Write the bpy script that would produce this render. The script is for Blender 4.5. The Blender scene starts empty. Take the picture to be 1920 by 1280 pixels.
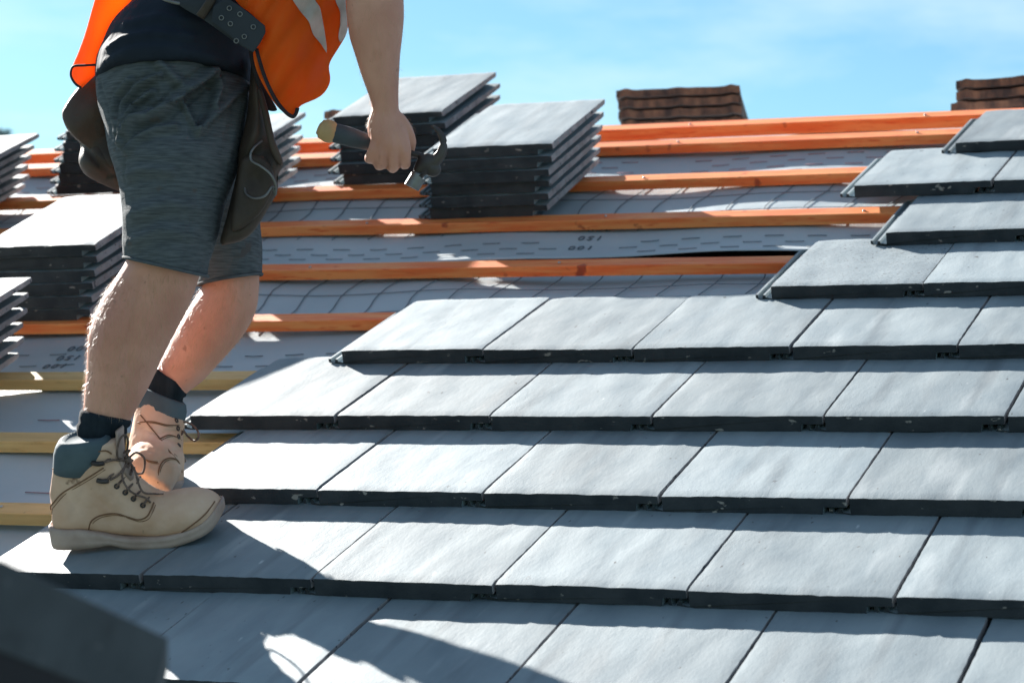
import bpy, bmesh, math, random
from mathutils import Vector, Matrix, noise
from mathutils.bvhtree import BVHTree
random.seed(7)
S = bpy.context.scene
C = S.collection
rad = math.radians
# ------------------------------------------------------------------ camera
PITCH = rad(22.79)
CA, SA = math.cos(PITCH), math.sin(PITCH)
def PL(u, v, h=0.0):                       # roof-plane coordinates (along eaves, up slope, off the plane) -> world
    return Vector((u, v*CA - h*SA, v*SA + h*CA))
R0 = Vector((0.92607013, 0.34788681, -0.14618096))
R1 = Vector((-0.01144415, -0.36131613, -0.93237315))
R2 = Vector((-0.37717786, 0.86511584, -0.33062281))
CAMP = Vector((1.96547602, -2.55410644, 1.51210389))
F = 4433.81
CW, RW, UW, FW = PL(*CAMP), PL(*R0), -PL(*R1), PL(*R2)
def PX(x, y, d):                           # a sight line at a depth -> world
    return CW + RW*((x-960)/F*d) - UW*((y-640)/F*d) + FW*d
def TOPX(p):
    q = p - CW; z = q.dot(FW)
    return q.dot(RW)/z*F+960, 640-q.dot(UW)/z*F, z
def UP(x, y, h=0.0):                       # point of the roof (height h above its plane) on a sight line
    d = R0*((x-960)/F) + R1*((y-640)/F) + R2
    s = (h-CAMP.z)/d.z
    return CAMP + d*s
cam = bpy.data.cameras.new('camera'); co = bpy.data.objects.new('camera', cam); C.objects.link(co)
m = Matrix((RW, UW, -FW)).transposed().to_4x4(); m.translation = CW
co.matrix_world = m
cam.sensor_width = 36; cam.lens = F/1920*36; cam.clip_end = 3000; cam.clip_start = .05
cam.dof.use_dof = True; cam.dof.focus_distance = 3.95; cam.dof.aperture_fstop = 7.0
S.camera = co
# ------------------------------------------------------------------ light
sd = PL(-.087, .083, .0215).normalized()   # towards the sun
SUN_EL = math.asin(sd.z); SUN_AZ = math.atan2(sd.x, sd.y)
w = bpy.data.worlds.new('World'); S.world = w; w.use_nodes = True
nt = w.node_tree; nt.nodes.clear()
def N(t, typ, **k):
    n = t.nodes.new(typ)
    for a, b in k.items(): setattr(n, a, b)
    return n
wo = N(nt, 'ShaderNodeOutputWorld'); bg = N(nt, 'ShaderNodeBackground')
sky = N(nt, 'ShaderNodeTexSky', sky_type='NISHITA', sun_disc=False)
sky.sun_elevation = SUN_EL; sky.sun_rotation = SUN_AZ; sky.air_density = 1.0; sky.dust_density = .25; sky.ozone_density = 1.5
tint = N(nt, 'ShaderNodeMix', data_type='RGBA', blend_type='MULTIPLY'); tint.inputs[0].default_value = 1
tint.inputs[7].default_value = (.385, .575, .665, 1)
tc = N(nt, 'ShaderNodeTexCoord'); mp = N(nt, 'ShaderNodeMapping'); mp.inputs['Scale'].default_value = (1, 1, 4)
nz = N(nt, 'ShaderNodeTexNoise'); nz.inputs['Scale'].default_value = 5; nz.inputs['Detail'].default_value = 7; nz.inputs['Roughness'].default_value = .6
cr = N(nt, 'ShaderNodeValToRGB'); cr.color_ramp.elements[0].position = .40; cr.color_ramp.elements[1].position = .8
cr.color_ramp.elements[1].color = (.7, .7, .7, 1)
mx = N(nt, 'ShaderNodeMix', data_type='RGBA'); mx.inputs[7].default_value = (5.4, 6.25, 6.6, 1)
L = nt.links.new
L(sky.outputs[0], tint.inputs[6]); L(tc.outputs['Generated'], mp.inputs[0]); L(mp.outputs[0], nz.inputs[0]); L(nz.outputs[0], cr.inputs[0])
L(cr.outputs[0], mx.inputs[0]); L(tint.outputs[2], mx.inputs[6]); L(mx.outputs[2], bg.inputs[0]); L(bg.outputs[0], wo.inputs[0])
bg.inputs[1].default_value = .05
sl = bpy.data.lights.new('sun', 'SUN'); so = bpy.data.objects.new('sun', sl); C.objects.link(so)
sl.energy = 5.0; sl.angle = rad(.5); sl.color = (1, .96, .90)
so.rotation_euler = sd.to_track_quat('Z', 'Y').to_euler()
S.view_settings.view_transform = 'Standard'; S.view_settings.look = 'None'; S.view_settings.gamma = 1
S.view_settings.exposure = 1.92
# ------------------------------------------------------------------ materials
def mat(name, c1, c2=None, rough=.6, spec=.5, scale=8, stretch=(1, 1, 1), lo=.35, hi=.65, bump=0, bscale=60, bdist=.002,
        specks=None, rand=0, metal=0, sss=0, bump2=None, coords='Object', rvar=0, coat=0, trans=0):
    M = bpy.data.materials.new(name); M.use_nodes = True; t = M.node_tree; l = t.links.new
    b = t.nodes['Principled BSDF']
    b.inputs['Roughness'].default_value = rough; b.inputs['Specular IOR Level'].default_value = spec; b.inputs['Metallic'].default_value = metal
    b.inputs['Coat Weight'].default_value = coat; b.inputs['Coat Roughness'].default_value = .35
    if sss:
        b.inputs['Subsurface Weight'].default_value = sss; b.inputs['Subsurface Radius'].default_value = (.012, .004, .002); b.inputs['Subsurface Scale'].default_value = 1
    tc = N(t, 'ShaderNodeTexCoord'); mp = N(t, 'ShaderNodeMapping'); mp.inputs['Scale'].default_value = stretch
    oi = N(t, 'ShaderNodeObjectInfo'); l(tc.outputs[coords], mp.inputs[0])
    va = N(t, 'ShaderNodeVectorMath', operation='MULTIPLY_ADD'); va.inputs[0].default_value = (17, 29, 11)
    l(oi.outputs['Random'], va.inputs[1]); l(mp.outputs[0], va.inputs[2])
    vec = va.outputs[0]
    n = N(t, 'ShaderNodeTexNoise'); n.inputs['Scale'].default_value = scale; n.inputs['Detail'].default_value = 6; l(vec, n.inputs[0])
    r = N(t, 'ShaderNodeMapRange'); r.inputs[1].default_value = lo; r.inputs[2].default_value = hi; l(n.outputs[0], r.inputs[0])
    x = N(t, 'ShaderNodeMix', data_type='RGBA'); x.inputs[6].default_value = (*c1, 1); x.inputs[7].default_value = (*(c2 or c1), 1); l(r.outputs[0], x.inputs[0])
    col = x.outputs[2]
    for sp in ([specks] if specks and not isinstance(specks, list) else specks or []):   # (colour, scale, threshold, stretch, softness)
        mp3 = N(t, 'ShaderNodeVectorMath', operation='MULTIPLY'); mp3.inputs[1].default_value = sp[3] if len(sp) > 3 else (1, 1, 1)
        l(vec, mp3.inputs[0])
        n2 = N(t, 'ShaderNodeTexNoise'); n2.inputs['Scale'].default_value = sp[1]; n2.inputs['Detail'].default_value = 4; l(mp3.outputs[0], n2.inputs[0])
        r2 = N(t, 'ShaderNodeMapRange'); r2.inputs[1].default_value = sp[2]; r2.inputs[2].default_value = sp[2]+(sp[4] if len(sp) > 4 else .04); l(n2.outputs[0], r2.inputs[0])
        y = N(t, 'ShaderNodeMix', data_type='RGBA'); y.inputs[7].default_value = (*sp[0], 1); l(r2.outputs[0], y.inputs[0]); l(col, y.inputs[6]); col = y.outputs[2]
    if rand:
        h = N(t, 'ShaderNodeHueSaturation'); mr = N(t, 'ShaderNodeMapRange'); mr.inputs[3].default_value = 1-rand; mr.inputs[4].default_value = 1+rand
        l(oi.outputs['Random'], mr.inputs[0]); l(mr.outputs[0], h.inputs['Value']); l(col, h.inputs['Color']); col = h.outputs[0]
    l(col, b.inputs['Base Color'])
    if rvar:
        rr = N(t, 'ShaderNodeMapRange'); rr.inputs[3].default_value = rough-rvar; rr.inputs[4].default_value = rough+rvar
        n4 = N(t, 'ShaderNodeTexNoise'); n4.inputs['Scale'].default_value = scale*1.7; n4.inputs['Detail'].default_value = 4; l(vec, n4.inputs[0])
        l(n4.outputs[0], rr.inputs[0]); rr.inputs[1].default_value = .3; rr.inputs[2].default_value = .7; l(rr.outputs[0], b.inputs['Roughness'])
    nrm = None
    for (bs, bd, st) in ([(bscale, bdist, bump)] if bump else []) + (bump2 or []):
        nb = N(t, 'ShaderNodeTexNoise'); nb.inputs['Scale'].default_value = bs; nb.inputs['Detail'].default_value = 5; l(vec, nb.inputs[0])
        bn = N(t, 'ShaderNodeBump'); bn.inputs['Strength'].default_value = st; bn.inputs['Distance'].default_value = bd; l(nb.outputs[0], bn.inputs['Height'])
        if nrm: l(nrm, bn.inputs['Normal'])
        nrm = bn.outputs[0]
    if nrm: l(nrm, b.inputs['Normal'])
    if trans:
        tr = N(t, 'ShaderNodeBsdfTranslucent'); l(col, tr.inputs[0]); ms = N(t, 'ShaderNodeMixShader'); ms.inputs[0].default_value = trans
        l(b.outputs[0], ms.inputs[1]); l(tr.outputs[0], ms.inputs[2]); l(ms.outputs[0], t.nodes['Material Output'].inputs[0])
    return M
M = {}
M['tile'] = mat('grey_concrete', (.160, .205, .228), (.235, .285, .305), rough=.6, spec=.8, scale=7, stretch=(1.6, .6, 1), bump=.3, bscale=90, bdist=.0010,
                specks=[((.05, .055, .06), 60, .70), ((.42, .46, .47), 9, .60, (1, .45, 1), .2), ((.46, .49, .50), 30, .73, (1.2, .8, 1), .05), ((.10, .125, .14), 8, .55, (1.8, .45, 1), .3)], rand=.2, rvar=.07, bump2=[(320, .0004, .4)])
M['tile_dusty'] = mat('speckled_grey_concrete', (.160, .205, .228), (.235, .285, .305), rough=.6, spec=.8, scale=7, bump=.5, bscale=90, bdist=.0012, specks=[((.03, .033, .037), 150, .62, (1, 1, 1), .06), ((.08, .085, .09), 260, .60, (1, 1, 1), .06)])
M['tile_edge'] = mat('shade_dark_tile_edge', (.026, .032, .039), (.048, .053, .060), rough=.7, spec=.25, scale=20, bump=.6, bscale=90, bdist=.002,  # same concrete as the tile; front-face shade is put into this darker colour
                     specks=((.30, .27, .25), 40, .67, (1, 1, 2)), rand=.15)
M['tile_side'] = mat('raw_tile_side', (.27, .24, .24), (.40, .36, .36), rough=.85, spec=.2, scale=30, bump=.8, bscale=160, bdist=.002, specks=((.07, .07, .08), 90, .62), rand=.15)
M['batten_red'] = mat('treated_orange_timber', (.90, .19, .045), (.95, .33, .10), rough=.55, spec=.4, scale=5, stretch=(1, 14, 14), bump=.4, bscale=22, bdist=.0015, specks=[((.40, .07, .025), 9, .66, (2.2, .16, .16), .06), ((.78, .13, .03), 22, .57, (.9, .5, .5), .15)], rand=.1, lo=.4, hi=.6)
M['batten_yel'] = mat('treated_yellow_timber', (.62, .38, .15), (.74, .50, .22), rough=.62, spec=.3, scale=5, stretch=(1, 14, 14), bump=.4, bscale=22, bdist=.0015, specks=[((.30, .17, .06), 9, .68, (2.2, .16, .16), .06), ((.50, .30, .11), 22, .57, (.9, .5, .5), .15)], rand=.06, lo=.3, hi=.7)
M['membrane'] = mat('grey_membrane', (.37, .43, .455), (.44, .49, .51), rough=.5, spec=.4, scale=3, bump=.35, bscale=9, bdist=.012, bump2=[(700, .0004, .4)])
M['ink'] = mat('dark_ink', (.14, .165, .19), rough=.8, spec=.1)
M['ink_red'] = mat('red_ink', (.30, .16, .18), rough=.8, spec=.1)
M['brown_tile'] = mat('brown_concrete', (.22, .105, .065), (.055, .034, .030), rough=.8, spec=.2, scale=18, stretch=(2, 1, .7), bump=.8, bscale=70, bdist=.003, rand=.2)
M['brown_top'] = mat('weathered_brown_concrete', (.07, .055, .055), (.13, .10, .095), rough=.75, spec=.3, scale=18, bump=.7, bscale=80, bdist=.002, rand=.2)
M['deck'] = mat('dark_boarding', (.02, .018, .016), (.04, .035, .03), rough=.9)
M['brick'] = mat('wall_render', (.4, .3, .24), (.45, .36, .3), rough=.9)
M['ground'] = mat('ground_grass', (.05, .08, .03), (.09, .11, .05), rough=.95, scale=.4)
M['foliage'] = mat('haze_tinted_foliage', (.09, .13, .13), (.15, .20, .19), rough=.9, scale=1)  # distance haze is mixed into this blue-grey leaf colour
M['bark'] = mat('bark', (.08, .06, .045), rough=.9)
M['board'] = mat('slate_grey_board', (.040, .050, .058), (.062, .074, .084), rough=.5, spec=.4, scale=9, stretch=(1, 2, 3), specks=[((.11, .12, .13), 16, .64, (.7, 2, 2), .1), ((.025, .03, .035), 12, .60, (1, 1, 1), .15)])
M['skin'] = mat('skin', (.56, .245, .168), (.68, .34, .24), rough=.52, spec=.4, scale=9, bump=.35, bscale=220, bdist=.0006, sss=.06, specks=[((.42, .19, .13), 60, .68), ((.54, .22, .155), 7, .60, (1, 1, 1), .2)], bump2=[(25, .004, .25)])
M['hair'] = mat('dark_hair', (.06, .035, .02), rough=.5)
M['legh'] = mat('blond_leg_hair', (.62, .40, .24), rough=.4, trans=.3)
M['shorts'] = mat('heather_fabric', (.066, .075, .082), (.145, .160, .170), rough=.92, spec=.15, scale=13, stretch=(2.6, 2.6, 26), lo=.32, hi=.78, bump=.5, bscale=300, bdist=.001, specks=((.10, .09, .088), 7, .66, (1, 1, .12)), bump2=[(12, .006, .2)])
M['shirt'] = mat('navy_jersey', (.012, .018, .030), (.020, .028, .042), rough=.85, spec=.2, scale=9, bump=.5, bscale=14, bdist=.012)
M['vest'] = mat('hi_vis_orange', (1.0, .21, .015), (1.0, .29, .03), rough=.55, spec=.35, scale=6, bump=.45, bscale=9, bdist=.012, trans=.68, bump2=[(900, .0003, .5)])
M['trim_and_shade'] = mat('black_binding_and_board_shade', (.015, .013, .017), rough=.75)  # vest binding; also paints the shade low on the foreground board
M['reflect'] = mat('reflective_tape', (.42, .37, .32), (.58, .52, .47), rough=.4, spec=.6, scale=30, bump=.6, bscale=40, bdist=.004)
M['leather'] = mat('brown_leather', (.026, .018, .013), (.075, .050, .036), rough=.6, spec=.35, scale=9, bump=.6, bscale=22, bdist=.006, bump2=[(180, .001, .5)])
M['belt'] = mat('black_webbing', (.022, .027, .034), (.035, .04, .048), rough=.65, spec=.3, bump=.4, bscale=150, bdist=.001)
M['steel'] = mat('dull_steel', (.26, .26, .25), (.17, .16, .155), rough=.52, metal=.9, scale=30)
M['darksteel'] = mat('dark_forged_steel', (.050, .040, .038), (.09, .075, .068), rough=.5, metal=.55, scale=20, bump=.4, bscale=60, bdist=.001)
M['grip'] = mat('charcoal_rubber', (.035, .045, .055), (.055, .065, .075), rough=.6, scale=20, bump=.4, bscale=90)
M['butt'] = mat('worn_yellow_rubber', (.58, .36, .16), (.42, .26, .12), rough=.6, scale=18, specks=((.10, .06, .04), 28, .66), bump=.5, bscale=50)
M['nubuck'] = mat('tan_nubuck', (.58, .350, .228), (.72, .495, .36), rough=.85, spec=.2, scale=13, bump=.5, bscale=35, bdist=.003, specks=[((.45, .30, .20), 11, .58, (1, 1, 1), .18), ((.74, .66, .60), 13, .62, (1, 1, 1), .2), ((.24, .14, .09), 22, .68)], bump2=[(250, .0007, .5)])
M['solem'] = mat('pale_rubber', (.36, .25, .20), (.46, .34, .28), rough=.7, scale=25, bump=.5, bscale=50, bdist=.002, specks=((.25, .18, .14), 25, .66))
M['padding'] = mat('teal_grey_padding', (.055, .085, .10), (.08, .115, .13), rough=.8, scale=20, bump=.3, bscale=200, bdist=.001)
M['sock'] = mat('black_sock', (.012, .018, .024), (.024, .032, .04), rough=.95, spec=.1, scale=60, stretch=(1, 1, .1), bump=1, bscale=110, bdist=.002)
M['lace'] = mat('brown_lace', (.10, .06, .045), (.20, .13, .10), rough=.7, scale=120, bump=.5, bscale=300)
M['seam'] = mat('brown_seam', (.20, .10, .05), rough=.8)
M['tube'] = mat('galvanised', (.45, .46, .47), rough=.4, metal=.8)
# ------------------------------------------------------------------ helpers
def mesh(name, vs, fs, mats, smooth=True, mi=None):
    me = bpy.data.meshes.new(name); me.from_pydata([tuple(v) for v in vs], [], fs)
    for k in (mats if isinstance(mats, (list, tuple)) else [mats]): me.materials.append(M[k])
    if mi:
        me.polygons.foreach_set('material_index', mi)
    me.polygons.foreach_set('use_smooth', [smooth]*len(me.polygons)); me.update(); return me
def link(name, me, parent=None):
    o = bpy.data.objects.new(name, me); C.objects.link(o)
    if parent:
        o.parent = parent; o.matrix_parent_inverse = pworld(parent).inverted()
    return o
PW = {}
def pworld(o):
    return PW.get(o.name, Matrix.Identity(4))
def tag(o, label=None, cat=None, group=None, kind=None):
    if label: o['label'] = label
    if cat: o['category'] = cat
    if group: o['group'] = group
    if kind: o['kind'] = kind
    return o
def empty(name, loc):
    o = bpy.data.objects.new(name, None); C.objects.link(o); o.location = loc; o.empty_display_size = .1; PW[o.name] = Matrix.Translation(loc); return o
def loft(rings, cap=True):
    vs, fs = [], []; n = len(rings[0])
    for r in rings: vs += r
    for i in range(len(rings)-1):
        for j in range(n):
            k = (j+1) % n; fs.append((i*n+j, i*n+k, (i+1)*n+k, (i+1)*n+j))
    if cap: fs.append(tuple(range(n))[::-1]); fs.append(tuple(range((len(rings)-1)*n, len(rings)*n)))
    return vs, fs
def ring(x, y, d, hw, dz, a=0, n=28, e=1.0, tilt=0):
    c = PX(x, y, d); ca, sa = math.cos(rad(a)), math.sin(rad(a))
    wd = (RW*ca + UW*sa)*(hw/F*d); ad = (UW*ca-RW*sa)
    dd = (FW*math.cos(rad(tilt)) + ad*math.sin(rad(tilt)))*dz
    out = []
    for i in range(n):
        t = 2*math.pi*i/n; cx, sx = math.cos(t), math.sin(t)
        out.append(c + wd*(math.copysign(abs(cx)**e, cx)) + dd*(math.copysign(abs(sx)**e, sx)))
    return out
def cr_(P, k):
    """catmull-rom resample of tuples/vectors"""
    P = [Vector(p) for p in P]; out = []
    for i in range(len(P)-1):
        a = P[max(i-1, 0)]; b = P[i]; c = P[i+1]; d = P[min(i+2, len(P)-1)]
        for j in range(k):
            t = j/k; out.append(.5*((2*b)+(c-a)*t+(2*a-5*b+4*c-d)*t*t+(3*b-a-3*c+d)*t**3))
    out.append(P[-1]); return out
def vec_cr(P, k):
    out = []
    n = len(P[0])
    for i in range(len(P)-1):
        a = P[max(i-1, 0)]; b = P[i]; c = P[i+1]; d = P[min(i+2, len(P)-1)]
        for j in range(k):
            t = j/k; out.append([.5*((2*b[q])+(c[q]-a[q])*t+(2*a[q]-5*b[q]+4*c[q]-d[q])*t*t+(3*b[q]-a[q]-3*c[q]+d[q])*t**3) for q in range(n)])
    out.append(list(P[-1])); return out
def limb(specs, k=3, n=28, e=1.0):          # specs: (x,y,d,hw,dz,a)
    return loft([ring(*s[:6], n=n, e=e) for s in vec_cr([list(map(float, s)) for s in specs], k)])
def tube(P, r, n=8, k=6, flat=1.0, cap=True):
    P = [Vector(p) for p in P]
    if k > 1: P = cr_(P, k)
    R = []; up = None
    for i, p in enumerate(P):
        t = (P[min(i+1, len(P)-1)]-P[max(i-1, 0)]).normalized()
        if up is None: up = t.orthogonal().normalized()
        up = (up - t*up.dot(t)).normalized(); s = t.cross(up)
        rr = r(i/(len(P)-1)) if callable(r) else r
        R.append([p + (up*math.cos(2*math.pi*j/n) + s*math.sin(2*math.pi*j/n)*flat)*rr for j in range(n)])
    return loft(R, cap)
def merge(parts):
    vs, fs = [], []
    for v, f in parts:
        o = len(vs); vs += list(v); fs += [tuple(i+o for i in q) for q in f]
    return vs, fs
def box(c, sx, sy, sz, ax=(Vector((1, 0, 0)), Vector((0, 1, 0)), Vector((0, 0, 1)))):
    c = Vector(c); vs = [c+ax[0]*(sx*a/2)+ax[1]*(sy*b/2)+ax[2]*(sz*g/2) for a in (-1, 1) for b in (-1, 1) for g in (-1, 1)]
    return vs, [(0, 1, 3, 2), (4, 6, 7, 5), (0, 4, 5, 1), (2, 3, 7, 6), (0, 2, 6, 4), (1, 5, 7, 3)]
def blob(c, rx, ry, rz, ax, n=14):
    vs, fs = [], []; rr = []
    for i in range(1, n):
        th = math.pi*i/n
        rr.append([Vector(c)+ax[0]*(rx*math.sin(th)*math.cos(2*math.pi*j/(2*n)))+ax[1]*(ry*math.sin(th)*math.sin(2*math.pi*j/(2*n)))+ax[2]*(rz*math.cos(th)) for j in range(2*n)])
    return loft(rr)
def remesh(vf, voxel, smooth=4, fac=.5, disp=None):
    me = bpy.data.meshes.new('tmp'); me.from_pydata([tuple(v) for v in vf[0]], [], vf[1]); me.update()
    bm = bmesh.new(); bm.from_mesh(me)
    bmesh.ops.recalc_face_normals(bm, faces=bm.faces); bm.to_mesh(me); bm.free()
    o = bpy.data.objects.new('tmp', me); C.objects.link(o)
    r = o.modifiers.new('r', 'REMESH'); r.mode = 'VOXEL'; r.voxel_size = voxel; r.use_smooth_shade = True
    if smooth:
        s = o.modifiers.new('s', 'SMOOTH'); s.iterations = smooth; s.factor = fac
    dg = bpy.context.evaluated_depsgraph_get(); out = bpy.data.meshes.new_from_object(o.evaluated_get(dg))
    bpy.data.objects.remove(o); bpy.data.meshes.remove(me)
    if disp:
        nv = len(out.vertices); cs = [0.0]*(3*nv); ns = [0.0]*(3*nv)
        out.vertices.foreach_get('co', cs); out.vertices.foreach_get('normal', ns); q = []
        for i in range(nv): q += disp(Vector(cs[3*i:3*i+3]), Vector(ns[3*i:3*i+3]))[:]
        out.vertices.foreach_set('co', q)
    out.polygons.foreach_set('use_smooth', [True]*len(out.polygons)); out.update()
    return out
def seg_d(px, py, a, b):
    dx, dy = b[0]-a[0], b[1]-a[1]; L2 = dx*dx+dy*dy or 1e-9
    t = max(0, min(1, ((px-a[0])*dx+(py-a[1])*dy)/L2)); return math.hypot(px-a[0]-t*dx, py-a[1]-t*dy), t
def poly_d(px, py, P, closed=True):
    return min(seg_d(px, py, P[i], P[(i+1) % len(P)])[0] for i in range(len(P) if closed else len(P)-1))
def inside(px, py, P):
    r = False
    for i in range(len(P)):
        a, b = P[i], P[i-1]
        if (a[1] > py) != (b[1] > py) and px < (b[0]-a[0])*(py-a[1])/(b[1]-a[1])+a[0]: r = not r
    return r
def pillow(name, P, d0, thick, Rpx, mats, parent, voxel=.005, shape=None, thin=.003, k=4, smooth=3):
    """a padded piece with the given outline at depth d0(x,y), real thickness"""
    P2 = [(p.x, p.y) for p in cr_([(x, y, 0) for x, y in P]+[(P[0][0], P[0][1], 0)], k)[:-1]] if k > 1 else P
    D = d0 if callable(d0) else (lambda x, y: d0)
    n = len(P2); bm = bmesh.new(); dm = D(*P[0])
    fr = [bm.verts.new(PX(x, y, dm-.012)) for x, y in P2]; bk = [bm.verts.new(PX(x, y, dm+.012)) for x, y in P2]
    bm.faces.new(fr); bm.faces.new(bk[::-1])
    for i in range(n): bm.faces.new((fr[i], fr[(i+1) % n], bk[(i+1) % n], bk[i])[::-1])
    bmesh.ops.triangulate(bm, faces=bm.faces); vs = [v.co.copy() for v in bm.verts]; fs = [tuple(v.index for v in f.verts) for f in bm.faces] if False else None
    bm.verts.index_update(); fs = [tuple(v.index for v in f.verts) for f in bm.faces]; bm.free()
    def dsp(c, nn):
        x, y, z = TOPX(c); s = max(-1, min(1, (z-dm)/.010)); e = poly_d(x, y, P2)
        q = min(e/Rpx, 1); tk = thin + (thick-thin)*math.sqrt(max(0, 1-(1-q)**2))
        dd = D(x, y) + s*tk/2 + (shape(x, y) if shape else 0)
        return PX(x, y, dd)
    me = remesh((vs, fs), voxel, smooth, .5, dsp)
    for k_ in (mats if isinstance(mats, (list, tuple)) else [mats]): me.materials.append(M[k_])
    return link(name, me, parent), P2
def bvh(o_or_me):
    me = o_or_me.data if hasattr(o_or_me, 'data') else o_or_me
    return BVHTree.FromPolygons([v.co.copy() for v in me.vertices], [tuple(p.vertices) for p in me.polygons])
def hit(b, x, y, off=.001):
    d = (PX(x, y, 1)-CW).normalized(); p, nn, i, t = b.ray_cast(CW, d)
    if p is None:
        q = b.find_nearest(PX(x, y, 3.85)); return q[0]+(CW-q[0]).normalized()*off, -d
    return p - d*off, nn
# ------------------------------------------------------------------ ground and house below the roof
g = mesh('ground', [(-400, -400, -4.6), (400, -400, -4.6), (400, 600, -4.6), (-400, 600, -4.6)], [(0, 1, 2, 3)], 'ground', False)
tag(link('ground', g), kind='structure')
RV = 3.07                                   # ridge
house = empty('house', PL(0, 1, -.2)); tag(house, 'house body and dark roof boarding underneath the grey membrane', 'house')
def slab(u0, u1, v0, v1, h0, h1):
    vs = [PL(u, v, h) for u in (u0, u1) for v in (v0, v1) for h in (h0, h1)]
    return vs, [(0, 1, 3, 2), (4, 6, 7, 5), (0, 4, 5, 1), (2, 3, 7, 6), (0, 2, 6, 4), (1, 5, 7, 3)]
link('roof_boarding', mesh('roof_boarding', *slab(-4.5, 6.5, -1.0, RV, -.16, -.12), 'deck', False), house)
rp = PL(0, RV, -.06)
def BS(u, s, h=0.0):                        # far slope: s metres down from the ridge
    return Vector((u, rp.y + s*CA + h*SA, rp.z - s*SA + h*CA))
vs = [BS(u, s, h) for u in (-4.5, 6.5) for s in (0, 3.6) for h in (-.1, -.06)]
link('roof_boarding', mesh('roof_boarding_far', vs, [(0, 1, 3, 2), (4, 6, 7, 5), (0, 4, 5, 1), (2, 3, 7, 6), (0, 2, 6, 4), (1, 5, 7, 3)], 'deck', False), house)
e0 = PL(0, -.8, -.2); e1 = BS(0, 3.3, -.2)
link('wall', mesh('wall', *box((1, (e0.y+e1.y)/2, (e0.z-4.6)/2), 10.4, e1.y-e0.y, e0.z+4.6), 'brick', False), house)
# ------------------------------------------------------------------ membrane
def msurf(u, v):
    return (-.056 - .007*(.5-.5*math.cos(2*math.pi*(u+.1)/.6)) + .006*noise.noise(Vector((u*1.8, v*3.2, 0))) + .0012*noise.noise(Vector((u*9, v*16, 0)))
            + .0028*math.sin(v*19.8+.6+1.2*noise.noise(Vector((u*1.5, 3, 0)))))
def strip(u0, u1, v0, v1, name, label, edge=None, nu=150, nv=34):
    vs, fs = [], []
    for i in range(nu+1):
        for j in range(nv+1):
            u = u0+(u1-u0)*i/nu; t = j/nv; v = v0+(v1-v0)*t
            h = msurf(u, v)
            if edge: dv, dh = edge(u, t); v += dv; h += dh
            vs.append(PL(u, v, h))
    for i in range(nu):
        for j in range(nv):
            a = i*(nv+1)+j; fs.append((a, a+nv+1, a+nv+2, a+1))
    o = link(name, mesh(name, vs, fs, 'membrane'))
    s = o.modifiers.new('s', 'SOLIDIFY'); s.thickness = .0012
    return tag(o, label, 'roofing membrane', 'overlapping runs of roofing membrane')
def lowedge(u, t):
    q = max(0, (t-.9)/.1); bell = min(1, 2.2*max(0, 1-((u-.40)/.56)**2)); return (-.08*q*bell, -.012*q*bell)
mlow = strip(-4, 6, -1, 2.10, 'roofing_membrane', 'lower run of blue grey membrane between the yellow battens and the cut row of tiles', lowedge, nu=260, nv=60)
def gap(u, t):                              # free lower edge, lifted between u .0 and .8
    q = max(0, 1-t*10); bell = max(0, 1-((u-.40)/.55)**2); return (.010*q*bell, (.003+.007*bell)*q+.004)
mup = strip(-4, 6, 2.045, RV, 'roofing_membrane', 'upper run of grey membrane with red dashes below the ridge, its lower edge lifting', gap, nu=260, nv=40)
vs, fs = [], []
for i in range(2):
    for j in range(2): vs.append(BS(-4+10*i, 3.5*j, -.03))
fo = tag(link('roofing_membrane', mesh('roofing_membrane', vs, [(0, 2, 3, 1)], 'membrane')), 'membrane on the far slope hidden behind the ridge', 'roofing membrane', 'overlapping runs of roofing membrane')
# printed marks, following the sheet
def ribbon(pts, wd, dh=.0022, up=False):
    vs, fs = [], []
    for i, (u, v) in enumerate(pts):
        a = pts[max(i-1, 0)]; b = pts[min(i+1, len(pts)-1)]; du, dv = b[0]-a[0], b[1]-a[1]; l = math.hypot(du, dv); nx, ny = -dv/l*wd/2, du/l*wd/2
        for s in (-1, 1):
            uu, vv = u+s*nx, v+s*ny; h = msurf(uu, vv)+dh
            if up:
                e = gap(uu, (vv-2.045)/(RV-2.045)); h += e[1]
            vs.append(PL(uu, vv, h))
        if i: fs.append((2*i-2, 2*i-1, 2*i+1, 2*i))
    return vs, fs
def grid_band(v0, v1, hl, up):
    v0, v1, hl = v0*1.0175, v1*1.0175, [q*1.0175 for q in hl]
    P = []
    u = -2.2
    while u < 1.6:
        P.append(ribbon([(u+.012*math.sin(k*.9+u*3)+(.01*k/9), v0+(v1-v0)*k/9) for k in range(10)], .0019, up=up)); u += .093
    for v in hl: P.append(ribbon([(-2.2+.04*k, v+.004*math.sin(k*.35)) for k in range(96)], .0016, up=up))
    return P
def dash_band(rows, up, step=.095, ln=.042):
    P = []
    for q, v in enumerate([k*1.0175 for k in rows]):
        u = -2.2+.04*q
        while u < 1.6:
            a = random.uniform(-.002, .002)
            if not (up and abs(u+.02-UP(1100, 452, -.056).x) < .075): P.append(ribbon([(u, v), (u+ln/2, v+a), (u+ln, v+.001)], .0020, up=up))
            u += step
    return P
def marks(P, m_, parent, name='printed_mark'):
    o = link(name, mesh(name, *merge(P), m_), parent); return o
MK = {'low': [], 'up': [], 'lowr': [], 'upr': []}
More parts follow.
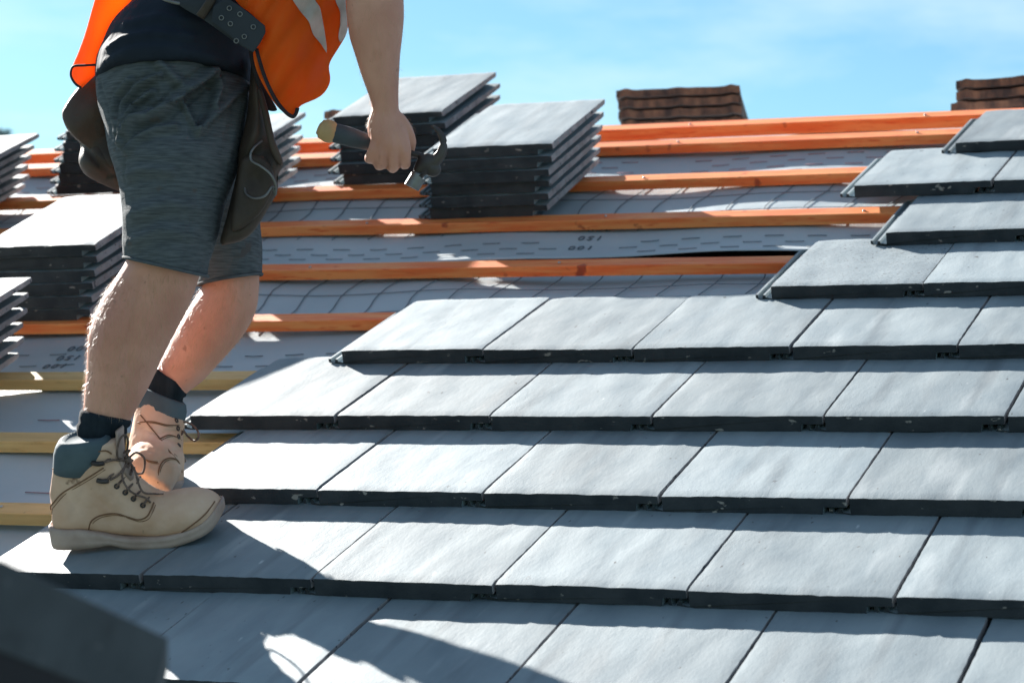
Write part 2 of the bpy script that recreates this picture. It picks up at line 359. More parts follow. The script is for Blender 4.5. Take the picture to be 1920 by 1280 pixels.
def text(s, x, y, up):
    cu = bpy.data.curves.new('t', 'FONT'); cu.body = s; cu.size = .034; cu.align_x = 'CENTER'; cu.space_character = 1.25
    o = bpy.data.objects.new('t', cu); C.objects.link(o); dg = bpy.context.evaluated_depsgraph_get()
    me = bpy.data.meshes.new_from_object(o.evaluated_get(dg)); bpy.data.objects.remove(o)
    q = UP(x, y, -.056); vs = []
    for v in me.vertices:
        u_, v_ = q.x-v.co.x, q.y-v.co.y; h = msurf(u_, v_)+.0026
        if up: h += gap(u_, (v_-2.045)/(RV-2.045))[1]
        vs.append(PL(u_, v_, h))
    fs = [tuple(p.vertices) for p in me.polygons]; bpy.data.meshes.remove(me); return vs, fs
MK['low'] = grid_band(1.60, 1.93, (1.70, 1.83), False) + dash_band((1.37, 1.42, 1.48), False)
MK['up'] = dash_band((2.052, 2.088, 2.125), True) + grid_band(2.19, 2.56, (2.30, 2.43), True)
MK['upr'] = dash_band((2.60, 2.645, 2.69, 2.73), True)
MK['lowr'] = dash_band((1.03, 1.12), False, .21, .05) + dash_band((.80, .70), False, .24, .06)
for q, x, y in (('100', 1092, 460), ('150', 1110, 444), ('200', 1128, 430)): MK['up'].append(text(q, x, y, True))
for q, x, y in (('100', 108, 681), ('150', 134, 666), ('200', 155, 650)): MK['low'].append(text(q, x, y, False))
def add_print(o, dark, red):
    old = o.data; V = [v.co.copy() for v in old.vertices]; Fc = [tuple(p.vertices) for p in old.polygons]
    a = merge(dark); b = merge(red); nV = len(V)
    fa = [tuple(i+nV for i in f) for f in a[1]]; fb = [tuple(i+nV+len(a[0]) for i in f) for f in b[1]]
    o.data = mesh(o.name, V+a[0]+b[0], Fc+fa+fb, ['membrane', 'ink', 'ink_red'], True, [0]*len(Fc)+[1]*len(fa)+[2]*len(fb)); bpy.data.meshes.remove(old)
add_print(mlow, MK['low'], MK['lowr']); add_print(mup, MK['up'], MK['upr'])
for o in (mlow, mup, fo): o['kind'] = 'thing'
# ------------------------------------------------------------------ battens
def batten(a, b, name, m_, label, wd=.046, hh=.023, top=-.0235, cat='roof batten'):
    (u0, v0), (u1, v1) = a, b; n = 60; vs, fs = [], []; rr = []
    for i in range(n+1):
        t = i/n; u = u0+(u1-u0)*t; v = v0+(v1-v0)*t + .0015*noise.noise(Vector((u*3, v0*9, 0))); z = .001*noise.noise(Vector((u*4, 5, v0)))
        c = .0015
        rr.append([PL(u, v+x, top+z+y) for x, y in ((0, -hh), (0, -c), (c, 0), (wd-c, 0), (wd, -c), (wd, -hh))])
    vs, fs = loft(rr)
    o = link(name, mesh(name, vs, fs, m_, False))
    for q in range(-3, 5):
        u = q*.6+.13+.02*random.random()
        if not u0 < u < 2.2: continue
        v = v0+(v1-v0)*(u-u0)/(u1-u0)+wd*random.uniform(.3, .6); p = PL(u, v, top+.0012)
        X_, Y_, Z_ = Vector((1, 0, 0)), PL(0, 1, 0), PL(0, 0, 1)
        link('nail', mesh('nail', *loft([[p+X_*(.0032*k*math.cos(a*math.pi/5))+Y_*(.0032*k*math.sin(a*math.pi/5))+Z_*z for a in range(10)] for k, z in ((1, -.002), (1, .0012), (.8, .0018))]), 'tube'), o)
    return tag(o, label, cat, 'horizontal timber battens across the roof', 'thing')
def ends(v1u, v1, v2u, v2, u0, u1):
    v1 *= 1.0175; v2 *= 1.0175
    s = (v2-v1)/(v2u-v1u); return (u0, v1+s*(u0-v1u)), (u1, v1+s*(u1-v1u))
B_ = [
 (ends(-.36, .633, 1, .63, -2.6, 3.6), 'batten_yel', 'lowest yellow timber batten, running behind the heel of the near boot'),
 (ends(-.56, .945, 1, .94, -2.6, 3.6), 'batten_yel', 'middle yellow timber batten, passing behind the black sock of the near leg'),
 (ends(-.747, 1.254, 1, 1.25, -2.6, 3.6), 'batten_yel', 'highest yellow timber batten, crossing behind both bare shins'),
 (ends(-.33, 1.574, 1, 1.566, -2.6, 3.6), 'batten_red', 'orange batten carrying the sunlit stack on the left, fourth batten from the bottom'),
 (ends(-.4, 1.892, .7, 1.862, -2.6, 3.6), 'batten_red', 'orange batten under the black gap of the membrane, crossing at knee height'),
 (ends(-.646, 2.207, .85, 2.166, -2.6, 3.6), 'batten_red', 'orange batten on which the front grey stack right of the hammer rests'),
 (ends(-.69, 2.488, .69, 2.466, -2.6, 3.6), 'batten_red', 'orange batten carrying the rear stacks behind the hammer and the hip'),
 (ends(-.8, 2.786, .86, 2.743, -2.6, 3.6), 'batten_red', 'second orange batten from the ridge with a sunlit strip behind it'),
 (ends(-.85, 2.915, .87, 2.878, -2.6, 3.6), 'batten_red', 'topmost orange batten along the ridge, below the brown tile stacks'),
]
for (a, b), m_, lb in B_:
    batten(a, b, 'roof_batten', m_, lb, hh=.03 if 'topmost' in lb else .023, top=-.0235+(.006 if 'topmost' in lb else 0))
# ------------------------------------------------------------------ grey tiles
TW, TL = .3, .381
def make_tile(seed):
    rnd = random.Random(seed); off = Vector((seed*13.1, seed*7.7, 0))
    def nz(x, y, s=1.0): return noise.noise(Vector((x*s, y*s, 0))+off)
    NY = 26; NX = 26
    prof = []                               # (x, kind) kinds: t top, b bottom, l lip
    stations = []
    xs = [i/NX for i in range(NX+1)]
    for j in range(NY+1):
        y = TL*j/NY
        tz = .0285-.0050*y/TL
        rc = .028; dl = 0
        if y > TL-rc: dl = rc-math.sqrt(max(0, rc*rc-(y-TL+rc)**2))
        ey = .0
        row = []
        x0, x1 = .0010+dl*.8+.0009*nz(3, y, 60), TW-.0042-dl*.12+.0010*nz(9, y, 55)
        for t in xs:
            x = x0+(x1-x0)*t
            z = tz + .0010*nz(x*16+y*2, y*1.6) + .0006*nz(x*42, y*7) + .0004*nz(x*90, y*30)
            edge = min(x-x0, x1-x); 
            if edge < .0015: z -= .0005
            yy = y
            if j == 0: yy = .0012*nz(x, 1, 70)+ .0010*nz(x, 1, 200); z -= .0016+.0012*abs(nz(x, 4, 120))
            if j == NY: z -= .002; yy += .0015*nz(x, 2, 40)
            row.append((x, yy, z))
        # right side down, overlock underside, bottom, left side, lip
        yb = 0 if j else .0008
        yl = 0 if j else .007
        lipz = .0058 if y < TL-.022 else .004
        lx = -.033 if y < TL-.03 else -.033+min(.03, (y-TL+.03)*1.1)
        row += [(x1, y+yb, .0122), (x1-.036, y+yb, .0122), (x1-.038, y+yb, .0), (x0+.03, y, .0), (x0+.002, y, .0), (lx+.004, y+yl, .0), (lx, y+yl, .002), (lx, y+yl, lipz+.003),
                (lx+.0045, y+yl, lipz+.003), (lx+.006, y+yl, lipz-.005), (lx+.013, y+yl, lipz-.005), (lx+.0145, y+yl, lipz+.002), (lx+.019, y+yl, lipz+.002), (lx+.0205, y+yl, lipz-.003), (x0, y, lipz-.003)]
        stations.append([Vector(p) for p in row])
    vs, fs = loft(stations, True)
    n = len(stations[0]); mi = []
    for i in range(NY):
        for j in range(n):
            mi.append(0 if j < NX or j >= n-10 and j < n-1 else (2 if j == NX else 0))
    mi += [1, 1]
    # nail holes: small dark sunk cones near the head
    for hx in (.075, .215):
        c = Vector((hx, TL-.032, .0237)); k = len(vs); r = .0042
        vs += [c+Vector((r*1.2*math.cos(a*math.pi/4), r*math.sin(a*math.pi/4), 0)) for a in range(8)]
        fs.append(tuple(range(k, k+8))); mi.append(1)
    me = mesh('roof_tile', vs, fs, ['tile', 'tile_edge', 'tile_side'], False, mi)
    for p in me.polygons[:NY*n]:
        p.use_smooth = True
    me.set_sharp_from_angle(angle=rad(35))
    return me
TM = [make_tile(s) for s in range(1, 9)]
RM = Matrix(((1, 0, 0, 0), (0, CA, -SA, 0), (0, SA, CA, 0), (0, 0, 0, 1)))
def put_tile(u, v, h, tilt=0, yaw=0, roll=0, label='', group='', me=None):
    o = bpy.data.objects.new('roof_tile', me or random.choice(TM)); C.objects.link(o)
    o.matrix_world = RM @ Matrix.Translation((u, v, h)) @ Matrix.Rotation(yaw, 4, 'Z') @ Matrix.Rotation(tilt, 4, 'X') @ Matrix.Rotation(roll, 4, 'Y')
    return tag(o, label, 'roof tile', group, 'thing')
ORD = ['first', 'second', 'third', 'fourth', 'fifth', 'sixth', 'seventh', 'eighth', 'ninth', 'tenth', 'eleventh', 'twelfth', 'thirteenth']
DUSTY = make_tile(20); DUSTY.materials[0] = M['tile_dusty']
rows = [  # v, first left edge, count, course
 (-.3204, -1.247, 12, 'course just below the picture edge'), (0.0, -1.05, 12, 'lowest visible course'), (.3204, -.278, 9, 'course under the near boot'),
 (.641, -.119, 8, 'course beside the far boot'), (.961, -.231, 9, 'course level with the black socks'), (1.282, -.0695, 8, 'course with uncovered heads at its left'),
 (1.603, .706, 6, 'course beginning with the speckled tile'), (1.910, .866, 5, 'course just above the speckled tile'), (2.238, .727, 6, 'second course from the ridge'), (2.540, .889, 5, 'topmost laid course'),
]
for v, u0, n, nm in rows:
    for k in range(n):
        if u0+k*TW > 2.5: break
        dusty = v == 1.603 and k == 0
        put_tile(u0+k*TW+random.uniform(-.0015, .0015), v+random.uniform(-.003, .003), .0022+random.uniform(0, .0014), -.0775+random.uniform(-.004, .003), random.uniform(-.006, .006), random.uniform(-.003, .003),
                 'dusty grey roof tile with dark speckles, leftmost of its course' if dusty else f'grey roof tile, {ORD[k]} from left in the {nm}', 'flat grey roof tiles laid in courses', DUSTY if dusty else None)
# stacks
def stack(kind, bpx, tpx, name, n=6, seed=0, step=.0304, yaw=0):
    rnd = random.Random(seed); h0 = -.0235
    ox, oy = {'L': (-.033, 0), 'R': (TW, 0), 'BR': (TW, TL)}[kind]
    hb = h0 + (.0 if kind == 'L' else .012); ht = h0+(n-1)*step+(.026 if kind != 'L' else .012)
    b = UP(*bpx, hb); t = UP(*tpx, ht)
    for k in range(n):
        f = k/(n-1); u = b.x+(t.x-b.x)*f-ox+rnd.uniform(-.005, .005); v = b.y+(t.y-b.y)*f-oy+rnd.uniform(-.006, .006)
        put_tile(u, v, h0+.0005+k*step, rnd.uniform(-.003, .003), yaw+rnd.uniform(-.012, .012), rnd.uniform(-.003, .003),
                 f'{["lowest","second lowest","third lowest","third highest","second highest","top"][k]} tile of the {name}', 'flat grey roof tiles in loose stacks', TM[rnd.randrange(8)])
    print('STACK', name, b, t)
stack('R', (1032, 396), (1035, 270), 'front grey stack right of the hammer', seed=1)
stack('R', (845, 332), (833, 209), 'rear grey stack behind the forearm', seed=2)
stack('BR', (565, 322), (575, 209), 'grey stack half hidden by the wire-hook pouch', seed=3)
stack('L', (90, 366), (103, 258), 'grey stack behind the pouch at his back', seed=4)
stack('BR', (52, 352), (72, 248), 'rear grey stack at the left picture edge', seed=5)
stack('R', (170, 592), (185, 457), 'sunlit grey stack left of the calf', seed=6)
stack('BR', (44, 667), (62, 517), 'nearest grey stack at the left picture edge', seed=7)
# brown profiled tiles on the ridge
def make_brown(seed):
    st = []; NX = 40; Wb = .345; off = seed*5.3
    def prof(x):
        t = x/Wb
        return .005*math.exp(-((t-.08)/.04)**2)+.003*math.exp(-((t-.5)/.06)**2)+.005*math.exp(-((t-.93)/.04)**2)
    for j in range(9):
        y = .40*j/8; row = []
        for i in range(NX+1):
            x = Wb*i/NX; row.append(Vector((x, y+(.003*noise.noise(Vector((x*50, off, 0))) if j == 0 else 0), .021+prof(x)+.001*noise.noise(Vector((x*20, y*20, off))))))
        for i in range(NX, -1, -1):
            x = Wb*i/NX; row.append(Vector((x, y, prof(x)*.9)))
        st.append(row)
    vs, fs = loft(st); n = len(st[0]); mi = [1]*(8*n)+[0, 0]
    me = mesh('ridge_stack_tile', vs, fs, ['brown_tile', 'brown_top'], False, mi); return me
BM = [make_brown(s) for s in range(3)]
def brown(x0, y0, d, n, name, yaw, seed):
    rnd = random.Random(seed); p = PX(x0, y0, d)
    for k in range(n):
        o = bpy.data.objects.new('brown_roof_tile', BM[rnd.randrange(3)]); C.objects.link(o)
        o.matrix_world = Matrix.Translation(p+Vector((rnd.uniform(-.010, .010), rnd.uniform(-.006, .006), k*.0295))) @ Matrix.Rotation(yaw+rnd.uniform(-.03, .03), 4, 'Z') @ Matrix.Rotation(rad(-8), 4, 'X')@ Matrix.Rotation(rad(-1.2), 4, 'Y')
        tag(o, f'{["bottom","second lowest","second highest","top"][k]} brown profiled tile of the {name}', 'roof tile', 'old brown profiled tiles stacked on the ridge', 'thing')
brown(1159, 243, 6.62, 4, 'stack on the middle of the ridge', rad(13), 11)
brown(1790, 230, 6.15, 4, 'stack at the right picture edge on the ridge', rad(3), 12)
brown(606, 260, 7.0, 3, 'small stack behind the forearm on the ridge', rad(3), 13)
# ------------------------------------------------------------------ far tree over the ridge at the left
tr = empty('tree', PX(-40, 330, 60)); tag(tr, 'far-off tree crown in haze-tinted colour showing above the roof at the left edge', 'tree')
base = PX(-52, 300, 60)
link('trunk', mesh('trunk', *tube([Vector((base.x, base.y, -4.6)), Vector((base.x, base.y, base.z-1)), base+Vector((.1, 0, .6))], lambda t: .3-.2*t), 'bark'), tr)
vs, fs = [], []
for i in range(5200):
    th = random.uniform(0, 6.28); z = random.uniform(-1, 1); r = random.random()**.4*(1+.25*noise.noise(Vector((th, z*2, 1)))); q = math.sqrt(1-z*z)
    c = base+Vector((math.cos(th)*q*r*1.5, math.sin(th)*q*r*1.5, z*r*1.25-.3)); a = Vector((random.gauss(0, 1), random.gauss(0, 1), random.gauss(0, 1))).normalized()*.07; b = a.orthogonal().normalized()*.05
    k = len(vs); vs += [c-a, c+b, c+a, c-b]; fs.append((k, k+1, k+2, k+3))
link('crown', mesh('crown', vs, fs, 'foliage', False), tr)
# ------------------------------------------------------------------ blurred board in the foreground
def board():
    root = empty('scaffold_board', PX(150, 1200, 1.75)); tag(root, 'blurred dark slate grey board end sloping across the bottom left corner', 'board')
    A = PX(316, 1192, 1.75); Bp = PX(-420, 842, 1.30)   # top edge, near end on the right
    ax = (A-Bp).normalized(); dn = (PX(306, 1300, 1.75)-A).normalized(); dn = (dn-ax*dn.dot(ax)).normalized(); th = ax.cross(dn).normalized()
    if th.dot(FW) < 0: th = -th
    under = (dn*.35+th).normalized()
    ln = (A-Bp).length+.5; wd = .058
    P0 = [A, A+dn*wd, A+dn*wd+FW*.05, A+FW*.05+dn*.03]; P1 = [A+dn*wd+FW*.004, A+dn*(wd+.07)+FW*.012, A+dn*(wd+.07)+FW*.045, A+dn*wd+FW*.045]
    rr = []
    for k in range(13):
        o = ax*(-ln*k/12)
        rr.append([p+o for p in P0])
    vs, fs = loft(rr)
    o = link('plank', mesh('plank', vs, fs, 'board', False), root); bv = o.modifiers.new('b', 'BEVEL'); bv.width = .003; bv.segments = 2
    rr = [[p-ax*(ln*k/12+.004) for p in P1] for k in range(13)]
    link('painted_shade_strip', mesh('painted_shade_strip', *loft(rr), 'trim_and_shade', False), root)  # black strip added to paint the shade of the board's lower face
    e = A-ax*(ln-.15)+under*.12
    link('support_tube', mesh('support_tube', *tube([Vector((e.x, e.y, -4.6)), Vector((e.x, e.y, e.z+.3))], .024, n=16, k=1), 'tube'), root)
board()
# ================================================================== the roofer
person = empty('person', PX(250, 1030, 3.85)); tag(person, 'roofer in dark grey shorts and orange safety vest leaning over, hammer in hand', 'person')
DN, DF, DH = 3.86, 4.10, 3.97               # depth of near leg, far leg, hips
AX = (RW, FW, UW)
# ---- skin: one continuous surface
near = [(190, 860, 3.87, 37, .036, -12), (193, 820, 3.865, 39, .037, -12), (197, 790, DN, 42, .041, -15), (207, 750, DN, 51, .046, -17), (222, 700, DN, 62, .055, -18), (235, 650, DN, 71, .062, -18),
        (256, 600, DN, 74, .066, -20), (284, 550, DN, 73, .066, -22), (306, 505, DN-.005, 70, .066, -18), (318, 450, DN, 70, .068, -8), (325, 380, 3.88, 78, .07, -2), (330, 300, 3.91, 88, .07, 0), (332, 220, 3.94, 100, .075, 0), (332, 160, 3.95, 105, .08, 0)]
far = [(298, 790, 4.08, 30, .032, -12), (304, 755, 4.09, 33, .034, -24), (319, 718, 4.098, 36, .036, -36), (344, 688, DF, 44, .044, -40), (374, 645, DF, 52, .052, -41), (406, 602, DF, 56, .057, -38), (430, 560, DF, 54, .058, -28),
       (434, 520, DF, 52, .06, -8), (425, 470, DF, 58, .065, 8), (400, 390, 4.09, 72, .075, 12), (370, 300, 4.07, 92, .085, 12), (345, 210, 4.04, 105, .09, 8), (338, 160, 4.02, 105, .09, 0)]
torso = [(330, 215, DH, 95, .13, 0), (332, 160, DH, 128, .165, -4), (350, 100, DH, 118, .16, -14), (392, 40, DH, 106, .15, -24), (432, -40, DH, 104, .152, -31), (480, -160, DH, 122, .17, -34), (540, -250, DH, 125, .185, -36), (590, -320, DH, 105, .17, -38), (620, -360, DH, 60, .09, -40), (655, -405, DH, 50, .055, -42), (675, -430, DH, 48, .052, -45)]
DA = 3.74
arm = [(560, -300, 3.82, 60, .06, -50), (600, -300, 3.78, 66, .062, -30), (632, -240, 3.75, 62, .058, 10), (660, -160, DA, 58, .054, 12), (685, -80, DA, 52, .050, 8), (700, -30, DA, 54, .048, 2), (703, 0, DA, 54, .047, 0), (704, 35, DA, 53.5, .046, 0), (705, 70, DA, 49.5, .043, 1), (708, 100, DA, 43, .039, 2),
       (713, 140, DA, 35.5, .033, 3), (718, 170, DA, 29.5, .028, 3), (722, 197, DA, 25.5, .024, 2), (722, 214, DA, 28, .022, 0), (724, 232, DA-.002, 33, .0205, -2), (731, 255, DA-.006, 36, .0195, -6), (737, 278, DA-.008, 35, .018, -8), (739, 292, DA-.007, 31, .014, -8)]
arm2 = [(600, -310, 4.12, 60, .06, -30), (650, -240, 4.16, 58, .055, 30), (720, -150, 4.22, 48, .048, 40), (760, -110, 4.24, 44, .044, 60), (850, -100, 4.2, 38, .036, 85), (920, -105, 4.18, 26, .024, 88), (960, -105, 4.17, 34, .016, 90), (990, -104, 4.16, 32, .013, 90)]
hc = PX(745, -515, DH); hx = (RW*.75-UW*.66).normalized(); hz = (RW*.66+UW*.75).normalized(); HA = (hx, FW, hz)
parts = [limb(near), limb(far), limb(torso), limb(arm), limb(arm2), blob(hc, .095, .075, .115, HA), blob(hc+hx*.02-hz*.06, .07, .055, .07, HA),
         blob(hc+hx*.098-hz*.012, .016, .013, .022, HA), blob(hc-FW*.076, .02, .01, .03, HA), blob(hc+FW*.076, .02, .01, .03, HA), blob(hc+hx*.084-hz*.055, .012, .024, .008, HA)]
def P3(x, y, dd): return PX(x, y, DA+dd)
def finger(pts, r0, r1): return tube([P3(*p) for p in pts], lambda t: r0+(r1-r0)*t, n=12, k=4)
parts += [
 finger([(707, 262, -.004), (699, 284, -.007), (693, 297, .012), (694, 293, .034), (699, 279, .040)], .0098, .0078),     # little
 finger([(720, 262, -.006), (716, 290, -.011), (713, 309, .010), (713, 304, .036), (717, 288, .044)], .0106, .0084),     # ring
 finger([(735, 262, -.008), (737, 292, -.013), (737, 313, .008), (735, 309, .038), (737, 292, .047)], .0108, .0086),     # middle
 finger([(750, 260, -.006), (759, 288, -.010), (760, 306, .008), (756, 306, .036), (757, 291, .045)], .0104, .0082),     # index
 finger([(742, 222, .002), (760, 243, .010), (767, 266, .022), (764, 283, .040), (752, 291, .052)], .0135, .0095),       # thumb
 blob(P3(699, 240, .006), .0085, .014, .021, AX), blob(P3(734, 268, .012), .030, .012, .018, AX)]
# hand of the other arm, out of the picture
for q, (dy, ln) in enumerate(((-20, 60), (-7, 70), (6, 66), (18, 52))):
    parts.append(tube([PX(985, -104+dy, 4.16), PX(985+ln*.5, -104+dy+4, 4.155), PX(985+ln, -104+dy+12, 4.17)], lambda t: .0095-.002*t, n=10, k=4))
parts.append(tube([PX(945, -95, 4.16), PX(975, -62, 4.14), PX(1005, -52, 4.14)], lambda t: .0125-.004*t, n=10, k=4))
def body_d(c, nn):
    x, y, z = TOPX(c)
    k = 0
    if y > 480 and x < 500:                 # muscles and bones of the calves
        k += .0022*noise.noise(c*13)
        k -= .004*math.exp(-(poly_d(x, y, [(262, 520), (250, 600), (238, 680)], False)/12)**2)-.003*math.exp(-(poly_d(x, y, [(205, 600), (190, 660), (196, 720)], False)/14)**2)
    if 200 < y < 330 and x > 670:           # tendons and knuckle dips on the hand
        for a, b in (((724, 225), (700, 284)), ((727, 225), (717, 290)), ((731, 225), (738, 292)), ((736, 225), (759, 287))):
            d, t = seg_d(x, y, a, b); k += .0016*math.exp(-(d/2.8)**2)*(.3+t)
        for a, b in (((709, 270), (708, 300)), ((727, 275), (726, 315)), ((748, 272), (750, 316))):
            d, t = seg_d(x, y, a, b); k -= .0042*math.exp(-(d/2.2)**2)*t
        for kx_, ky_ in ((701, 286), (717, 292), (738, 294), (759, 289)): k += .0016*math.exp(-((x-kx_)**2+(y-ky_)**2)/22)
        k += .0011*noise.noise(c*60)+.0009*math.exp(-(poly_d(x, y, [(716, 215), (728, 238), (722, 258)], False)/1.6)**2)+.0008*math.exp(-(poly_d(x, y, [(738, 222), (741, 245), (750, 262)], False)/1.5)**2)
    return c+nn*k
bm_ = remesh(merge(parts), .0034, 4, .5, body_d); bm_.materials.append(M['skin'])
body = link('body', bm_, person); body['label'] = 'bare legs, bent torso, arms and hands'
bv_body = bvh(bm_)
# head hair, eyes
hv = []
link('head_hair', remesh(merge([blob(hc-hx*.014+hz*.018, .098, .081, .112, HA)]), .006, 3), person).data.materials.append(M['hair'])
# leg and arm hair
hairs = []
for p in bm_.polygons:
    c = p.center; x, y, z = TOPX(c)
    leg = x < 500 and 515 < y < 780 and not (x > 262 and y > 690); armz = x > 640 and 0 < y < 250
    if (leg and random.random() < .45) or (armz and random.random() < .16):
        nn = p.normal; dn_ = Vector((0, 0, -1)); t = (dn_-nn*dn_.dot(nn)).normalized()
        d = (nn*random.uniform(.35, .8)+t*.9+Vector((random.gauss(0, .25), random.gauss(0, .25), random.gauss(0, .2)))).normalized()
        l = random.uniform(.006, .014); s = nn.cross(d).normalized()*.00019; k = len(hairs)
        c = c+nn*-.0003
        hairs.append(([c-s, c+s, c+d*l*.6+nn*0+s*.6, c+d*l*.6-s*.6, c+d*l+t*l*.25], [(0, 1, 2, 3), (3, 2, 4)]))
hv = link('body_hair', mesh('body_hair', *merge(hairs), 'legh', False), person); tag(hv, 'fine pale hairs on the shins and forearm')
# ---- shorts
SH_R = [ # raised folds, photo positions, height m, width px
 ([(400, 133), (370, 155), (339, 178), (312, 205), (286, 220), (262, 230), (242, 248)], .011, 7), ([(339, 183), (355, 218), (371, 247)], .005, 4.5),
 ([(466, 160), (440, 180), (410, 208), (373, 247)], .007, 6), ([(405, 140), (412, 165), (402, 200)], .006, 4),
 ([(228, 275), (229, 225), (238, 190), (260, 160), (300, 142)], .007, 4.5), ([(232, 268), (238, 225), (254, 196), (285, 172)], .0065, 4.5), ([(219, 250), (215, 210), (222, 178), (245, 150)], .006, 4.5),
 ([(240, 262), (256, 232), (280, 208)], .006, 4), ([(236, 285), (250, 262), (290, 244), (330, 238)], .005, 6), ([(238, 330), (262, 318), (320, 322)], .003, 9), ([(250, 400), (320, 380), (390, 392)], .0035, 12),
 ([(244, 455), (300, 430), (360, 440)], .003, 10), ([(462, 165), (448, 230), (430, 300)], .004, 7), ([(300, 120), (330, 150), (350, 165)], .004, 8)]
SH_G = [([(377, 289), (376, 342), (365, 395), (347, 462), (343, 494)], .0018, 1.8), ([(188, 155), (196, 183), (214, 236), (234, 279), (232, 340)], .003, 2.5), ([(236, 476), (300, 481), (360, 492), (388, 513)], .0018, 1.8)]
PK = [(341, 186), (356, 218), (371, 244), (392, 218), (407, 170), (401, 140), (372, 160)]
def shorts_d(c, nn):
    x, y, z = TOPX(c)
    f = max(0, -nn.dot(FW)); k = .004*noise.noise(Vector((c.x*9, c.y*9, c.z*20)))
    if f > .05 and x < 480 and z < 4.05:
        for P, a, w_ in SH_R:
            d = poly_d(x, y, P, False)
            if d < w_*3: k += 2.3*a*f*math.exp(-(d/(w_*1.1))**2)-.5*a*f*math.exp(-((d-w_*2)/w_)**2)
        for P, a, w_ in SH_G:
            d = poly_d(x, y, P, False)
            if d < w_*3: k -= a*math.exp(-(d/w_)**2)
        if inside(x, y, PK): k -= .016*min(1, poly_d(x, y, PK)/7)
    return c+nn*k
sn = [(311, 500, DN, 79, .095, -13), (314, 470, DN, 81, .097, -9), (320, 430, DN, 87, .100, -5), (325, 370, 3.87, 101, .108, -2), (331, 300, 3.88, 119, .118, 0), (329, 250, 3.9, 130, .12, 0), (328, 200, 3.915, 141, .12, 0), (326, 160, 3.93, 145, .12, -2), (330, 125, 3.95, 138, .12, -5)]
sf = [(431, 524, DF, 60, .085, 10), (430, 490, DF, 62, .088, 8), (425, 450, DF, 66, .09, 8), (405, 390, 4.09, 80, .098, 10), (380, 300, 4.07, 100, .11, 10), (350, 210, 4.04, 118, .115, 5), (334, 150, 4.02, 130, .12, 0)]
seat = [(325, 300, 3.97, 90, .12, 0), (326, 230, 3.96, 130, .165, 0), (327, 170, 3.965, 143, .175, -2), (332, 118, 3.97, 134, .172, -8)]
def hemcut(v):                              # hollow leg openings
    return v
me = remesh(merge([limb(sn, e=.92), limb(sf, e=.92), limb(seat)]), .0036, 4, .5, shorts_d); me.materials.append(M['shorts'])
link('shorts', me, person)
# hem rolls
for rg in ((ring(311, 500, DN, 79.5, .096, -13, n=48)), (ring(431, 524, DF, 60.5, .086, 10, n=48))):
    link('hem', mesh('hem', *tube(rg+[rg[0]], .0028, n=8, k=1, cap=False), 'shorts'), person)
# ---- socks
link('sock', mesh('sock', *loft([ring(192, 850, 3.868, 43, .042, -12), ring(190, 815, DN, 46, .043, -8), ring(191, 803, DN, 47.5, .046, -8), ring(193, 797, DN, 45, .044, -8), ring(196, 790, DN, 48.5, .047, -10), ring(198, 781, DN, 48.5, .048, -12), ring(199, 776, DN, 46, .045, -12), ring(199, 777, DN, 43, .043, -12)]), 'sock'), person)
link('sock', mesh('sock', *loft([ring(303, 760, 4.09, 37, .038, -23), ring(305, 748, 4.092, 36.5, .038, -24), ring(307, 738, 4.094, 38.5, .040, -26), ring(310, 728, 4.096, 38, .039, -28), ring(312, 722, 4.098, 42, .044, -31), ring(316, 708, 4.10, 43, .044, -33), ring(318, 703, 4.10, 41, .042, -34), ring(318, 705, 4.10, 35, .036, -31)]), 'sock'), person)
